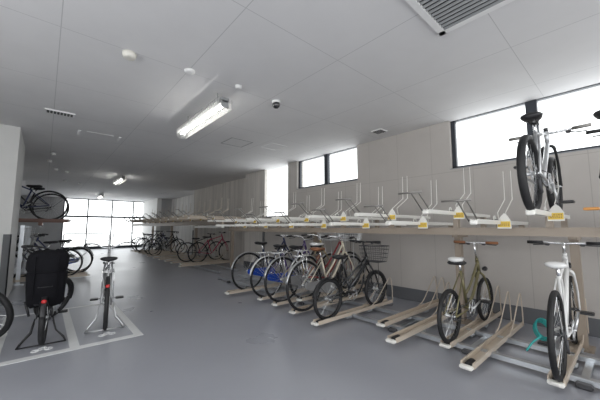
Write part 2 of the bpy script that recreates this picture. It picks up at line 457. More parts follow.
def bicycle(name, loc, rz, label, group=None, **k):
    g = dict(R=.33, L=1.05, frame='diamond', bar='flat', seat_h=.9, bar_h=1.0, col='silver', saddle='black', tyre=.019,
             fender=None, rack=False, basket=False, stand=None, chaincase=None, grip='black', steer=0.0, rim='steel',
             fork=None, lamp=False, lean=0.0, pedals='black', barw=.29, post='chrome', lock=None, barends=False,
             reflector=False, detail=1.0)
    g.update(k)
    R, L = g['R'], g['L']; det = g['detail']; col = M[g['col']]; tr = g['tyre']
    root = empty(name, loc, label, 'bicycle', rz, group)
    if g['lean']: root.rotation_euler = (radians(g['lean']), 0, rz)
    nseg = 36 if det >= 1 else 22
    # steering transform
    hx = lambda z: L - .045 - (z - R) / tan(radians(71))
    zt0, zt1 = R * 2 + tr + .06 if g['frame'] != 'mini' else R * 2 + .12, 0
    zt1 = zt0 + (.13 if g['frame'] == 'diamond' else .14)
    if g['frame'] == 'mini': zt1 = zt0 + .12
    piv = Vector((hx(zt0), 0, zt0)); axis = (Vector((hx(zt1), 0, zt1)) - piv).normalized()
    ST = Matrix.Translation(piv) @ Matrix.Rotation(radians(g['steer']), 4, axis) @ Matrix.Translation(-piv)

    def wheel(nm, cx, xf=None):
        rimr = R - tr - .009
        f = MB()
        f.tube([(cx + rimr * cos(2 * pi * i / nseg), 0, R + rimr * sin(2 * pi * i / nseg)) for i in range(nseg)], .0105, 6, closed=True)
        f.lathe((cx, 0, R), [(.008, -.055), (.008, -.035), (.024, -.033), (.024, -.03), (.014, -.026), (.014, .026), (.024, .03), (.024, .033), (.008, .035), (.008, .055)], 10, 'Y')
        wobj = f.build(nm, g['rim'], root, xf)
        t = MB(); rr = R - tr
        t.tube([(cx + rr * cos(2 * pi * i / nseg), 0, R + rr * sin(2 * pi * i / nseg)) for i in range(nseg)], tr, 8, closed=True)
        t.build('tyre', 'rubber', wobj, xf)
        s = MB(); ns = 28 if det >= 1 else 16
        for i in range(ns):
            a = 2 * pi * i / ns; sd = .03 if i % 2 else -.03; a2 = a + (.5 if i % 4 < 2 else -.5)
            s.tube([(cx + .022 * cos(a2), sd, R + .022 * sin(a2)), (cx + rimr * cos(a), 0, R + rimr * sin(a))], .0012 if det >= 1 else .0016, 3, caps=False)
        s.build('spokes', 'steel', wobj, xf)

    wheel('rear_wheel', 0.0); wheel('front_wheel', L, ST)
    # frame
    bb = Vector((.44 * L if g['frame'] != 'mini' else .42 * L, 0, max(.27, R - .06)))
    sa = radians(72)
    sp = lambda z: Vector((bb.x - (z - bb.z) / tan(sa), 0, z))
    Ht, Hb = Vector((hx(zt1), 0, zt1)), Vector((hx(zt0), 0, zt0))
    if g['frame'] == 'diamond': zs = min(g['seat_h'] - .12, zt1 + .0) if g['seat_h'] > .8 else g['seat_h'] - .1
    elif g['frame'] == 'mini': zs = g['seat_h'] - .30
    else: zs = g['seat_h'] - .15
    Sx = sp(zs)
    f = MB(); tb = .0165
    f.tube([bb, Sx], tb * .95, 10)
    f.tube([Hb + (Hb - Ht).normalized() * .005, Ht], .020, 10)
    f.lathe(tuple(bb), [(.022, -.036), (.022, .036)], 10, 'Y')
    if g['frame'] == 'diamond':
        f.tube([sp(zs - .02), Ht - Vector((0, 0, .03))], tb * .9, 10)
        f.tube([bb, Hb + Vector((0, 0, .03))], tb * 1.2, 10)
    elif g['frame'] == 'step':
        lo = sp(bb.z + .14)
        f.tube(catmull([Ht - Vector((0, 0, .03)), (Ht + lo) / 2 + Vector((-.03, 0, -.075)), lo], 6), tb * .9, 8)
        f.tube(catmull([Hb + Vector((0, 0, .02)), (Hb + bb) / 2 + Vector((-.02, 0, -.06)), bb], 6), tb * 1.1, 8)
    elif g['frame'] == 'mini':
        f.tube([Hb + Vector((0, 0, .05)), bb + Vector((0, 0, .06))], .024, 10)
        f.tube([Ht - Vector((0, 0, .02)), sp(zs - .04)], tb * .8, 8)
    for s in (-1, 1):
        y = .058 * s
        f.tube([bb + Vector((0, .03 * s, 0)), Vector((bb.x - R * .45 if bb.x - R * .45 > .1 else .1, y * .8, bb.z + (R - bb.z) * .3)), Vector((0, y, R))], .0095, 6)
        f.tube([sp(zs - .03) + Vector((0, .018 * s, 0)), Vector((0.0, y, R))], .0075, 6)
    f.build('frame', col, root)
    # fork
    f = MB(); crown = Hb - axis * .012
    for s in (-1, 1):
        f.tube(catmull([crown + Vector((0, .012 * s, 0)), crown + Vector((.004, .045 * s, -.03)), Vector((L - .04, .052 * s, R + (crown.z - R) * .45)), Vector((L, .055 * s, R))], 4), [.014] * 5 + [.011] * 4 + [.008] * 4, 8)
    f.tube([Ht, Ht + axis * .03], .018, 8)
    f.build('fork', M[g['fork']] if g['fork'] else col, root, ST)
    # seat post and saddle
    sh = g['seat_h']; top = sp(sh - .045)
    MB().tube([sp(zs - .05), top], .0135, 8).build('seat_post', g['post'], root)
    city = g['bar'] != 'flat'
    wd = .098 if city else .076; ln = .25 if city else .27
    rings = []
    for t, ww, hh, dz in [(0, .35, .35, 0), (.06, .85, .8, .006), (.2, 1, 1, .006), (.4, .85, .95, 0), (.6, .42, .8, -.002), (.82, .24, .7, 0), (.96, .2, .55, 0), (1.0, .1, .3, -.004)]:
        x = top.x - ln * .55 + ln * t; z = sh - .022 + dz; ring = []
        for j in range(12):
            a = 2 * pi * j / 12; cz = sin(a)
            ring.append((x, wd * ww * cos(a), z + (.024 if cz > 0 else .038) * hh * cz))
        rings.append(ring)
    sd = MB().loft(rings).build('saddle', g['saddle'] if g['saddle'] != 'white_black' else 'white', root)
    rl = MB()
    for s in (-1, 1): rl.tube([(top.x - .09, .025 * s, sh - .05), (top.x + .07, .02 * s, sh - .055), (top.x + .11, .012 * s, sh - .04)], .0045, 5)
    if city:
        for s in (-1, 1): rl.tube([(top.x - .09 + .025 * cos(a), .045 * s + .018 * sin(a), sh - .06 - .004 * a / 2) for a in [i * .9 for i in range(15)]], .004, 4)
    if g['saddle'] == 'white_black':
        rl.box((top.x - .06, 0, sh - .058), (.13, .16, .04), bev=.015)
    rl.build('saddle_rails', 'black', root)
    # bars
    bh = g['bar_h']; q = Ht + axis * .03; zz = bh - (.0 if g['bar'] == 'flat' else .07)
    stemt = q + axis * ((zz - q.z) / axis.z)
    f = MB().tube([q, stemt], .0125, 8)
    clamp = stemt + Vector((.06, 0, .005)); f.tube([stemt, clamp], .014, 8)
    f.build('stem', 'chrome' if g['bar'] != 'flat' or g['col'] != 'blackpaint' else 'black', root, ST)
    W = g['barw']; f = MB(); G = {-1: MB(), 1: MB()}; Lv = {-1: MB(), 1: MB()}
    if g['bar'] == 'flat':
        f.tube([(clamp.x - .02, -W, clamp.z + .005), (clamp.x, -.05, clamp.z), (clamp.x, .05, clamp.z), (clamp.x - .02, W, clamp.z + .005)], .0115, 8)
        for s in (-1, 1):
            G[s].tube([(clamp.x - .015, s * (W - .12), clamp.z + .004), (clamp.x - .022, s * (W + .005), clamp.z + .005)], .0165, 8)
            Lv[s].tube([(clamp.x + .0, s * (W - .14), clamp.z - .01), (clamp.x + .05, s * (W - .11), clamp.z - .02), (clamp.x + .05, s * (W - .03), clamp.z - .025)], .006, 5)
            Lv[s].box((clamp.x + .01, s * (W - .15), clamp.z - .012), (.04, .04, .03), bev=.008)
        if g['barends']:
            for s in (-1, 1): G[s].tube([(clamp.x - .02, s * W, clamp.z), (clamp.x + .01, s * (W + .01), clamp.z + .06), (clamp.x + .02, s * (W + .005), clamp.z + .10)], .012, 7)
    else:
        rise = .07 if g['bar'] == 'swept' else .12
        for s in (-1, 1):
            pts = catmull([(clamp.x, 0, clamp.z), (clamp.x + .01, .08 * s, clamp.z + .01), (clamp.x + .0, .16 * s, clamp.z + rise * .8), (clamp.x - .08, (W - .03) * s, clamp.z + rise), (clamp.x - .22, W * s, clamp.z + rise - .01)], 5)
            f.tube(pts, .0112, 8)
            G[s].tube([(clamp.x - .12, (W - .018) * s, clamp.z + rise - .002), (clamp.x - .235, (W + .002) * s, clamp.z + rise - .012)], .0165, 8)
            Lv[s].tube([(clamp.x - .04, (W - .06) * s, clamp.z + rise - .01), (clamp.x - .06, (W - .01) * s, clamp.z + rise - .04), (clamp.x - .17, (W + .015) * s, clamp.z + rise - .05)], .006, 5)
    hb = f.build('handlebar', 'black' if g['col'] == 'blackpaint' or g['bar'] == 'dark' else 'chrome', root, ST)
    for s in (-1, 1): G[s].build('grip', g['grip'], hb, ST); Lv[s].build('brake_lever', 'darkgrey', hb, ST)
    # crank, pedals, chain
    f = MB(); cy = -.05
    cr_ = .085
    f.tube([(bb.x + cr_ * cos(2 * pi * i / 24), cy, bb.z + cr_ * sin(2 * pi * i / 24)) for i in range(24)], .004, 5, closed=True)
    for i in range(5): f.tube([(bb.x, cy, bb.z), (bb.x + cr_ * cos(1.257 * i), cy, bb.z + cr_ * sin(1.257 * i))], .006, 5)
    ca = g.get('crank', -35); dx, dz = .165 * cos(radians(ca)), .165 * sin(radians(ca))
    f.tube([(bb.x, -.062, bb.z), (bb.x + dx, -.085, bb.z + dz)], [.012, .009], 6)
    f.tube([(bb.x, .05, bb.z), (bb.x - dx, .085, bb.z - dz)], [.012, .009], 6)
    f.tube([(bb.x, -.07, bb.z), (bb.x, .06, bb.z)], .01, 8)
    ck = f.build('crank', 'steel', root)
    MB().box((bb.x + dx, -.14, bb.z + dz), (.08, .09, .022), bev=.005).build('pedal', g['pedals'], ck)
    MB().box((bb.x - dx, .14, bb.z - dz), (.08, .09, .022), bev=.005).build('pedal', g['pedals'], ck)
    f = MB(); f.tube([(bb.x, cy, bb.z + cr_), (0, -.045, R + .035)], .0045, 4).tube([(bb.x, cy, bb.z - cr_), (0, -.045, R - .035)], .0045, 4)
    f.tube([(.035 * cos(2 * pi * i / 14), -.045, R + .035 * sin(2 * pi * i / 14)) for i in range(14)], .005, 4, closed=True)
    if g['frame'] == 'diamond': f.tube([(0.01, -.048, R - .03), (.02, -.05, R - .1), (.06, -.05, R - .14)], .011, 5)
    f.build('chain', 'darkgrey', root)
    if g['chaincase']:
        poly = []
        for i in range(9): a = radians(90 - 180 * i / 8); poly.append((bb.x + .105 * cos(a), bb.z + .105 * sin(a)))
        for i in range(7): a = radians(270 - 180 * i / 6); poly.append((.05 * cos(a), R + .05 * sin(a)))
        MB().prism(poly, 'Y', -.066, -.056).build('chain_case', g['chaincase'], root)
    if g['fender']:
        for nm, cx, a0, a1, xf in (('rear_mudguard', 0, 35, 170, None), ('front_mudguard', L, -10, 140, ST)):
            rf = R + .014; outer = arc(cx, R, rf, a0, a1, 20); f = MB(); vs = []; n = len(outer)
            for (x, _, z) in outer:
                ux, uz = (x - cx) / rf, (z - R) / rf
                for (yy, dr) in ((-.024, -.007), (-.014, .0), (.014, .0), (.024, -.007), (.014, -.003), (-.014, -.003)):
                    vs.append((x + ux * dr, yy, z + uz * dr))
            f.loft([vs[i * 6:(i + 1) * 6] for i in range(n)])
            ax_, az_ = cx + (rf) * cos(radians(a1 - 35)), R + rf * sin(radians(a1 - 35))
            for s in (-1, 1): f.tube([(cx, .06 * s, R), (ax_, .028 * s, az_)], .0028, 4)
            f.build(nm, g['fender'], root, xf)
    if g['rack']:
        f = MB(); zr = 2 * R + .07
        for s in (-1, 1):
            f.tube([(sp(zr).x - .02, .02 * s, zr), (.12, .055 * s, zr), (-.2, .055 * s, zr)], .005, 5)
            f.tube([(0, .062 * s, R), (-.03, .058 * s, zr)], .0045, 5); f.tube([(0, .062 * s, R), (-.12, .058 * s, zr)], .0045, 5)
        for x in (-.2, -.12, -.04, .06): f.tube([(x, -.055, zr), (x, .055, zr)], .0045, 5)
        f.tube([(-.1, 0, zr), (.1, 0, zr)], .0045, 5)
        f.build('luggage_rack', g.get('rackcol', 'chrome'), root)
    if g['basket']:
        f = MB(); bz = zt1 + .02 + g.get('basket_dz', 0); x0, x1 = hx(zt1) + .06, hx(zt1) + .34
        lv = [(0, .8), (.06, .86), (.12, .92), (.18, .97), (.23, 1.0)]
        for h, s in lv:
            w_ = .17 * s; l_ = (x1 - x0) / 2 * s; cx = (x0 + x1) / 2
            f.tube([(cx - l_, -w_, bz + h), (cx + l_, -w_, bz + h), (cx + l_, w_, bz + h), (cx - l_, w_, bz + h)], .0035 if h < .2 else .006, 4, closed=True)
        for i in range(9):
            t = -1 + 2 * i / 8; cx = (x0 + x1) / 2; l_ = (x1 - x0) / 2
            for s in (-1, 1):
                f.tube([(cx + t * l_ * .8, s * .17 * .8, bz), (cx + t * l_, s * .17, bz + .23)], .0025, 4)
                f.tube([(cx + s * l_ * .8, t * .17 * .8, bz), (cx + s * l_, t * .17, bz + .23)], .0025, 4)
            f.tube([(cx + t * l_ * .8, -.136, bz), (cx + t * l_ * .8, .136, bz)], .0025, 4)
        for s in (-1, 1): f.tube([(L, .06 * s, R), (x0 + .12, .08 * s, bz)], .0045, 5)
        f.build('basket', g['basket'], root, ST)
    if g['stand'] == 'double':
        f = MB()
        for s in (-1, 1):
            f.tube([(0, .07 * s, R), (-.02, .10 * s, .14), (-.04, .17 * s, .05), (-.05, .19 * s, .012), (.12, .17 * s, .012), (.10, .1 * s, .1), (.0, .075 * s, R - .04)], .0075, 6)
        f.tube([(-.05, -.19, .012), (-.05, .19, .012)], .0075, 6)
        f.build('stand', g.get('standcol', 'black'), root)
    elif g['stand'] == 'side':
        MB().tube([(.02, .065, R - .02), (-.02, .1, .1), (-.02, .16, .012), (.03, .17, .012)], .008, 6).build('stand', 'steel', root)
    if g['lamp']:
        MB().lathe((L + .03, -.0, 2 * R + .1), [(.0, -.02), (.022, -.015), (.03, .03), (.0, .035)], 12, 'X').build('headlamp', 'black', root, ST)
    if g['reflector']:
        zr = 2 * R - .02
        f = MB().box((-R * .8, 0, R * 1.75), (.02, .04, .035), bev=.008).box((-R * .74, 0, R * 1.75), (.05, .012, .012)); f.build('rear_reflector', 'redlens', root)
    return root


# lower and upper rack trays ------------------------------------------------------------
def tray_lower(loc, label, raised=0.0, length=1.62):
    root = empty('wheel_tray', loc, label, 'bicycle rack tray', 0, 'lower bicycle rack trays')
    w_, h_ = .052, .045
    prof = [(-w_, h_), (-w_, 0), (w_, 0), (w_, h_), (w_ - .012, h_), (w_ - .012, .006), (-w_ + .012, .006), (-w_ + .012, h_)]
    MB().prism(prof, 'X', 0, length).build('channel', 'cream', root)
    f = MB(); f.box((-.02, 0, .012), (.05, .10, .03), bev=.008).box((-.045, 0, .02), (.02, .05, .02), bev=.004)
    e = f.build('end_cap', 'cream_white', root)
    MB().box((.075, 0, .022), (.13, .055, .034), bev=.012).build('rubber_block', 'black', root)
    for s in (-1, 1):
        y = s * .058
        MB().tube(catmull([(length - .62, y, h_ - .005), (length - .45, y, .10), (length - .16, y, .34), (length - .09, y, .385), (length - .05, y, .36), (length - .02, y, .2), (length - .02, y, .01)], 5), .0065, 6).build('wheel_guide', 'cream', root)
    for x in (.55, 1.02): MB().box((x, 0, -.012), (.1, .13, .024), bev=.006).build('roller_base', 'galv', root)
    return root


def tray_upper(loc, label, group, length=1.75, handle=True, mt='cream_white', top=1.205):
    root = empty('upper_wheel_tray', loc, label, 'bicycle rack tray', 0, group)
    w_, h_ = .03, .038
    prof = [(-w_, h_), (-w_, 0), (w_, 0), (w_, h_), (w_ - .008, h_), (w_ - .008, .006), (-w_ + .008, .006), (-w_ + .008, h_)]
    MB().prism(prof, 'X', 0, length).build('channel', mt, root)
    MB().box((-.012, 0, .012), (.03, .056, .04), bev=.008).build('end_cap', 'cream_white', root)
    # front plate with the warning label
    x = .62
    MB().prism([(-.055, -.04), (.055, -.04), (.055, .03), (.02, .08), (-.005, .105), (-.03, .08), (-.055, .03)], 'X', x, x + .012).build('front_plate', 'cream_white', root, Matrix.Translation((0, -.055, 0)))
    lb = MB().box((x - .002, 0, .0), (.003, .10, .055)).build('warning_label', 'yellow', root, Matrix.Translation((0, -.055, 0)))
    pr = MB()
    for zz in (.012, 0, -.012):
        yy = -.042
        while yy < .035:
            l_ = random.uniform(.006, .014); pr.box((x - .0040, yy + l_ / 2, zz), (.001, l_, .006)); yy += l_ + .005
    pr.build('label_print', 'labelred', lb, Matrix.Translation((0, -.055, 0)))
    MB().tube(arc(x - .07, .05, .028, -60, 200, 10), .006, 5).build('wheel_catch', 'cream_white', root)
    MB().box((x - .06, 0, .03), (.07, .05, .035), bev=.008).build('stop_block', 'black', root)
    for s in (-1, 1):
        y = s * .034
        MB().tube([(x + .2, y, .03), (x + .17, y, .12), (x + .45, y, .27), (x + .46, y, .58)], [.004, .004, .0055, .003], 6).build('wheel_guide', mt, root)
    for xx in (.70, 1.56):
        MB().box((xx, 0, (top - loc[2]) / 2), (.06, .05, loc[2] - top)).build('tray_bracket', 'beam', root)
    if handle:
        f = MB()
        for s in (-1, 1): f.tube([(.05, s * .035 + .02, .02), (-.12, s * .035 + .04, .18), (-.14, s * .035 + .04, .185)], .006, 6)
        h = f.build('handle', 'handle', root)
        MB().tube([(-.14, -.03, .187), (-.15, .19, .187)], .009, 8).build('hand_grip', 'handle', h)
    return root


# near rack frame
def post(mb, x, y, z1, w_=.09):
    mb.box((x, y, z1 / 2), (w_, w_ * .8, z1)); mb.box((x, y, .01), (.2, .16, .02))


rf = empty('rack_frame', (3.7, 3.0, 0), 'long tan two tier bicycle rack frame along the right wall', 'bicycle rack')
inv = Matrix.Translation((-3.7, -3.0, 0))
for x in (3.38, 4.25): bx(x, x + .07, -1.0, 6.5, 1.125, 1.205).build('beam', 'beam', rf, inv)
for y in (-.4, .40, 1.52, 4.2):
    f = MB(); post(f, 4.12, y, 1.13); f.build('post', 'beam', rf, inv)
    bx(4.0, 4.36, y - .035, y + .035, 1.08, 1.13).build('bracket', 'beam', rf, inv)
for x in (3.14, 3.66): bx(x, x + .055, -1.0, 6.5, .025, .065).build('floor_rail', 'galv', rf, inv)
for y in [-.5 + .8 * i for i in range(9)]:
    bx(3.14, 3.71, y, y + .05, .012, .03).build('crossbar', 'galv', rf, inv)
    MB().box((3.12, y + .02, .02), (.07, .10, .04), bev=.012).build('rail_foot', 'darkgrey', rf, inv)

# far rack frame
rf = empty('rack_frame', (4.0, 12.0, 0), 'far tan two tier bicycle rack frame beside the concrete wall towards the glazed end', 'bicycle rack')
inv = Matrix.Translation((-4.0, -12.0, 0))
for x in (3.5, 4.35): bx(x, x + .07, 7.1, 17.4, 1.30, 1.42).build('beam', 'beam', rf, inv)
for y in (8.0, 10.8, 13.6, 16.6):
    f = MB(); post(f, 4.3, y, 1.3); f.build('post', 'beam', rf, inv)
for x in (3.5, 4.05): bx(x, x + .055, 7.2, 17.2, .025, .065).build('floor_rail', 'galv', rf, inv)
bx(3.6, 3.68, 7.3, 9.2, 1.20, 1.27).build('cable_duct', 'cream_white', rf, inv)

# lower near trays
lower = [(2.72, .10, .05, 'lower cream wheel tray at the right edge beside the white bicycle'),
         (2.92, .45, .05, 'lower cream wheel tray under the white bicycle'),
         (2.70, .98, .05, 'empty lower cream wheel tray between the white and the olive bicycle'),
         (3.02, 1.28, .05, 'lower cream wheel tray under the small olive bicycle'),
         (2.68, 1.66, .07, 'empty lower cream wheel tray just left of the olive bicycle'),
         (3.02, 2.00, .07, 'empty lower cream wheel tray further back, second left of the olive bicycle'),
         (2.52, 2.58, .05, 'lower cream wheel tray under the black small wheeled bicycle'),
         (2.95, 3.35, .12, 'lower cream wheel tray under the red bicycle'),
         (2.62, 3.12, .05, 'lower cream wheel tray under the cream bicycle with brown saddle'),
         (2.68, 3.61, .05, 'lower cream wheel tray under the champagne bicycle'),
         (2.70, 4.03, .05, 'lower cream wheel tray under the purple bicycle'),
         (2.50, 4.76, .05, 'leftmost lower cream wheel tray of the near row, under the silver bicycle'),
         ]
for x, y, z, lb in lower: tray_lower((x, y, z), lb)

# upper near trays
names = ['rightmost upper white tray, at the right edge of the photo', 'upper white tray holding the grey mountain bicycle',
         'nearest empty upper white tray, low, with grey handle left of the mountain bicycle',
         'second empty upper white tray left of the mountain bicycle, raised, under the right window corner',
         'third empty upper white tray left of the mountain bicycle, low', 'fourth empty upper white tray left of the mountain bicycle, raised with tall guide rods',
         'fifth empty upper white tray left of the mountain bicycle, low', 'sixth empty upper white tray left of the mountain bicycle, raised',
         'seventh empty upper white tray left of the mountain bicycle, low', 'eighth empty upper white tray left of the mountain bicycle, raised',
         'ninth empty upper white tray left of the mountain bicycle, low', 'tenth empty upper white tray left of the mountain bicycle, raised',
         'eleventh empty upper white tray left of the mountain bicycle, low', 'twelfth empty upper white tray left of the mountain bicycle, raised, before the bright recess',
         'last low upper white tray of the near rack, beside the bright recess', 'last raised upper white tray of the near rack']
for i, nm in enumerate(names):
    y = .06 + .395 * i; hi = i % 2 == 1
    if i == 0: y = .055
    if i == 1: y = .475
    tray_upper((2.65, y, 1.30 if i == 1 else 1.335 if hi else 1.235), nm, 'upper bicycle rack trays near', handle=(i not in (0, 1)))
# far upper trays
base = None
for i in range(20):
    y = 7.4 + .4 * i; hi = i % 2 == 1
    lb = 'small backlit-toned cream upper tray in the far rack %s' % ('above the crimson bicycle' if y < 11.5 else 'above the cluster of black bicycles')
    gp = 'far upper trays above the crimson bicycle' if y < 11.5 else 'far upper trays above the black bicycles'
    if base is None: base = tray_upper((2.75, y, 1.44), lb, gp, length=1.7, mt='cream', top=1.40); t = base  # cream instead of white puts the backlit tone into the colour
    else:
        t = copy_thing(base); t.location = (2.75, y, 1.50 if hi else 1.44); t['label'] = lb; t['group'] = gp
base = None
for i, (x, y) in enumerate([(3.1, 8.9), (3.3, 9.4), (3.2, 9.95), (3.2, 10.6), (3.2, 11.3), (3.2, 12.0), (3.2, 12.84), (3.3, 13.5), (3.3, 14.2), (3.3, 14.9), (3.3, 15.6), (3.3, 16.3)]):
    lb = ['first empty low tray of the far rack, in front of the crimson bicycle', 'far low tray under the crimson bicycle',
          'far low tray under the black bicycle behind the crimson one'][i] if i < 3 else 'low cream tray among the dark bicycles of the far rack'
    if base is None: t = base = tray_lower((x, y, .06), lb)
    else: t = copy_thing(base); t.location = (x, y, .06); t['label'] = lb
    t['group'] = 'far lower bicycle rack trays'

# --- bicycles on the right
ZT = .056   # tyre sits on the tray floor
bk = bicycle('bicycle', (3.02, .435, .05 + .006), radians(1), 'white city bicycle with white saddle and teal cable lock, standing far right', 'bicycles on the near lower rack', R=.33, frame='diamond', bar='flat',
             seat_h=.86, bar_h=.99, col='white', saddle='white', tyre=.021, fork='white', lamp=True, barw=.28, crank=60, L=1.04, rim='darkgrey')
f = MB()
for j in range(5):
    c = Vector((.02 + .015 * j, .085 + .006 * j, .35 - .01 * j))
    f.tube([c + Vector((.035 * cos(a), .055 * cos(a), .07 * sin(a))) for a in [2 * pi * i / 20 for i in range(20)]], .008, 6, closed=True)
f.tube(catmull([(.0, .10, .29), (-.04, .15, .24), (-.06, .19, .17)], 5), .008, 6)
f.build('cable_lock', 'teal', bk)
bicycle('bicycle', (3.12, 1.27, .056), 0, 'small wheeled olive gold bicycle with brown grips and white topped saddle', 'bicycles on the near lower rack', R=.265, frame='step', bar='flat',
        seat_h=.83, bar_h=.96, col='olive', saddle='white_black', tyre=.022, grip='grip_brown', L=1.07, barw=.235, fender=None, lamp=True, crank=20)
bicycle('bicycle', (2.74, 2.58, .056), radians(-1), 'black small wheeled bicycle with mudguards, rightmost of the tight row', 'bicycles on the near lower rack', R=.255, frame='mini', bar='flat',
        seat_h=.79, bar_h=.94, col='blackpaint', tyre=.023, fender='black', L=1.0, barw=.26, rim='steel', lamp=False, crank=160, post='black', basket='darkgrey', basket_dz=-.12)
bicycle('bicycle', (3.05, 3.35, .126), 0, 'red city bicycle with upright bars and white topped saddle in the tight row', 'bicycles on the near lower rack', R=.33, frame='step', bar='upright',
        seat_h=.84, bar_h=1.02, col='red', saddle='white_black', fender='steel', basket='darkgrey', rack=True, L=1.05, crank=10, barends=True)
bicycle('bicycle', (2.78, 3.06, .056), radians(2), 'cream step through city bicycle with brown leather saddle and chrome mudguard', 'bicycles on the near lower rack', R=.345, frame='step', bar='swept',
        seat_h=.86, bar_h=1.0, col='cream_frame', saddle='brown', fender='steel', rack=True, chaincase='silver', L=1.08, basket='steel', stand=None, rackcol='chrome')
bicycle('bicycle', (2.84, 3.64, .056), 0, 'champagne city bicycle with chrome mudguards and black saddle in the tight row', 'bicycles on the near lower rack', R=.345, frame='step', bar='swept',
        seat_h=.86, bar_h=1.02, col='gold', saddle='black', fender='steel', rack=True, L=1.08, basket='steel', chaincase='silver')
bicycle('bicycle', (2.84, 4.05, .056), 0, 'purple city bicycle with blue chain case and white mudguards in the tight row', 'bicycles on the near lower rack', R=.335, frame='step', bar='swept',
        seat_h=.86, bar_h=.99, col='purple', saddle='black', fender='white', rack=True, L=1.06, chaincase='blue')
bicycle('bicycle', (2.90, 4.76, .056), 0, 'silver bicycle with blue chain case, leftmost of the tight row', 'bicycles on the near lower rack', R=.345, frame='step', bar='flat',
        seat_h=.88, bar_h=.98, col='navy', saddle='black', fender='silver', L=1.08, chaincase='blue')

# upper mountain bicycles
bk = bicycle('bicycle', (2.73, .475, 1.30 + .006), 0, 'grey mountain bicycle with fat black tyres on the upper tray by the window', 'bicycles on the upper rack', R=.30, frame='diamond', bar='flat',
             seat_h=.82, bar_h=.80, col='silver', saddle='black', tyre=.027, L=1.04, barw=.30, grip='handle', fork='black', crank=-80)
bicycle('bicycle', (2.78, .055, 1.235 + .006), 0, 'dark bicycle with amber pedals cut off by the right edge on the upper tray', 'bicycles on the upper rack', R=.30, frame='diamond', bar='flat',
        seat_h=.80, bar_h=.80, col='blackpaint', tyre=.025, L=1.0, pedals='amber', crank=80, barw=.15)

# far bicycles
FG = 'bicycles on the far rack'
bicycle('bicycle', (3.82, 9.4, .066), 0, 'crimson bicycle with black tyres standing alone on the far rack', FG, R=.34, L=1.06, frame='diamond', bar='flat', seat_h=.86, bar_h=.98, col='crimson', tyre=.022, detail=.5, rim='black', barw=.22)
bicycle('bicycle', (3.66, 9.9, .066), 0, 'black bicycle directly behind the crimson bicycle', FG, R=.33, L=1.03, frame='diamond', seat_h=.80, bar_h=.92, col='blackpaint', tyre=.02, detail=.5, rim='black')
far = [((3.45, 12.84), 'small black bicycle, nearest of the far dark cluster', .26, 'mini', 'blackpaint', 'black'),
       ((3.5, 13.5), 'dark bicycle second in the far cluster, with upright bars', .33, 'step', 'blackpaint', 'silver'),
       ((3.5, 14.9), 'dark navy bicycle in the middle of the far cluster', .33, 'step', 'navy', 'black'),
       ((3.6, 15.6), 'black bicycle with thin frame near the end of the far cluster', .34, 'diamond', 'blackpaint', 'black'),
       ((3.6, 16.3), 'black bicycle farthest of the cluster, near the glazing', .34, 'step', 'blackpaint', 'black')]
for (x, y), lb, R_, fr, c_, fe in far:
    bicycle('bicycle', (x, y, .066), 0, lb, FG, R=R_, frame=fr, bar='swept', seat_h=.85, bar_h=.98, col=c_, fender=fe if fr == 'step' else None, tyre=.02, detail=.5, rim='black')

# --- left parking bays
bk = bicycle('bicycle', (.06, 4.12, 0), radians(86), 'black bicycle with a large covered child seat in the marked bay', 'bicycles in the marked bays', R=.27, L=1.08, frame='step', bar='swept',
             seat_h=.80, bar_h=.90, col='blackpaint', fender='black', tyre=.026, stand='double', steer=-42, rack=True, rackcol='black', rim='steel', reflector=True)
# covered child seat (part of this bicycle)
cv = MB(); rings = []
import mathutils
for z, wx, wy in [(.40, .13, .13), (.44, .15, .17), (.56, .158, .19), (.64, .165, .2), (.72, .165, .20), (.755, .155, .19), (.79, .17, .20), (.86, .172, .20), (.91, .165, .19), (.945, .14, .16), (.965, .08, .10)]:
    ring = []
    for j in range(28):
        a = 2 * pi * j / 28; c_, s_ = cos(a), sin(a)
        e = .45
        x = wy * (abs(c_) ** e) * (1 if c_ > 0 else -1); y = wx * (abs(s_) ** e) * (1 if s_ > 0 else -1)
        k_ = 1 + .02 * sin(5 * a + z * 23)
        ring.append((x * k_ + .03, y * k_, z + .006 * sin(7 * a)))
    rings.append(ring)
cs = MB().loft(rings).build('child_seat_cover', 'cover', bk)
cs['label'] = 'black quilted rain cover over the child seat'
f = MB().box((.0, 0, .58), (.012, .36, .02)).box((.0, .0, .70), (.012, .4, .02))
MB().tube([(-.165, -.15, .755), (-.17, 0, .75), (-.165, .15, .755)], .008, 6).tube([(-.17, -.09, .5), (-.175, -.09, .74), (-.17, -.09, .91)], .005, 5).tube([(-.17, .09, .5), (-.175, .09, .74), (-.17, .09, .91)], .005, 5).build('cover_seams', 'cover', cs)
MB().box((.0, 0, .44), (.26, .2, .05), bev=.02).tube([(0, .12, .30), (.02, .16, .45)], .012, 6).tube([(0, -.12, .30), (.02, -.16, .45)], .012, 6).build('child_seat', 'black', bk)
bicycle('bicycle', (.62, 4.22, 0), radians(82), 'silver city bicycle with wide black saddle and orange reflector in the marked bay', 'bicycles in the marked bays', R=.31, L=1.06, frame='step', bar='swept',
        seat_h=.83, bar_h=.98, col='silver', fender=None, tyre=.022, rim='steel', stand='double', standcol='steel', rack=True, rackcol='chrome', reflector=True, steer=4, basket=None, crank=170)
bicycle('bicycle', (-1.49, 4.38, 0), radians(9), 'black bicycle cut off by the left edge beside the white pier', 'bicycles by the left pier', R=.31, L=1.06, frame='step', bar='flat', seat_h=.85,
        bar_h=1.06, col='blackpaint', fender=None, tyre=.03, stand='side', steer=-42, barw=.36)

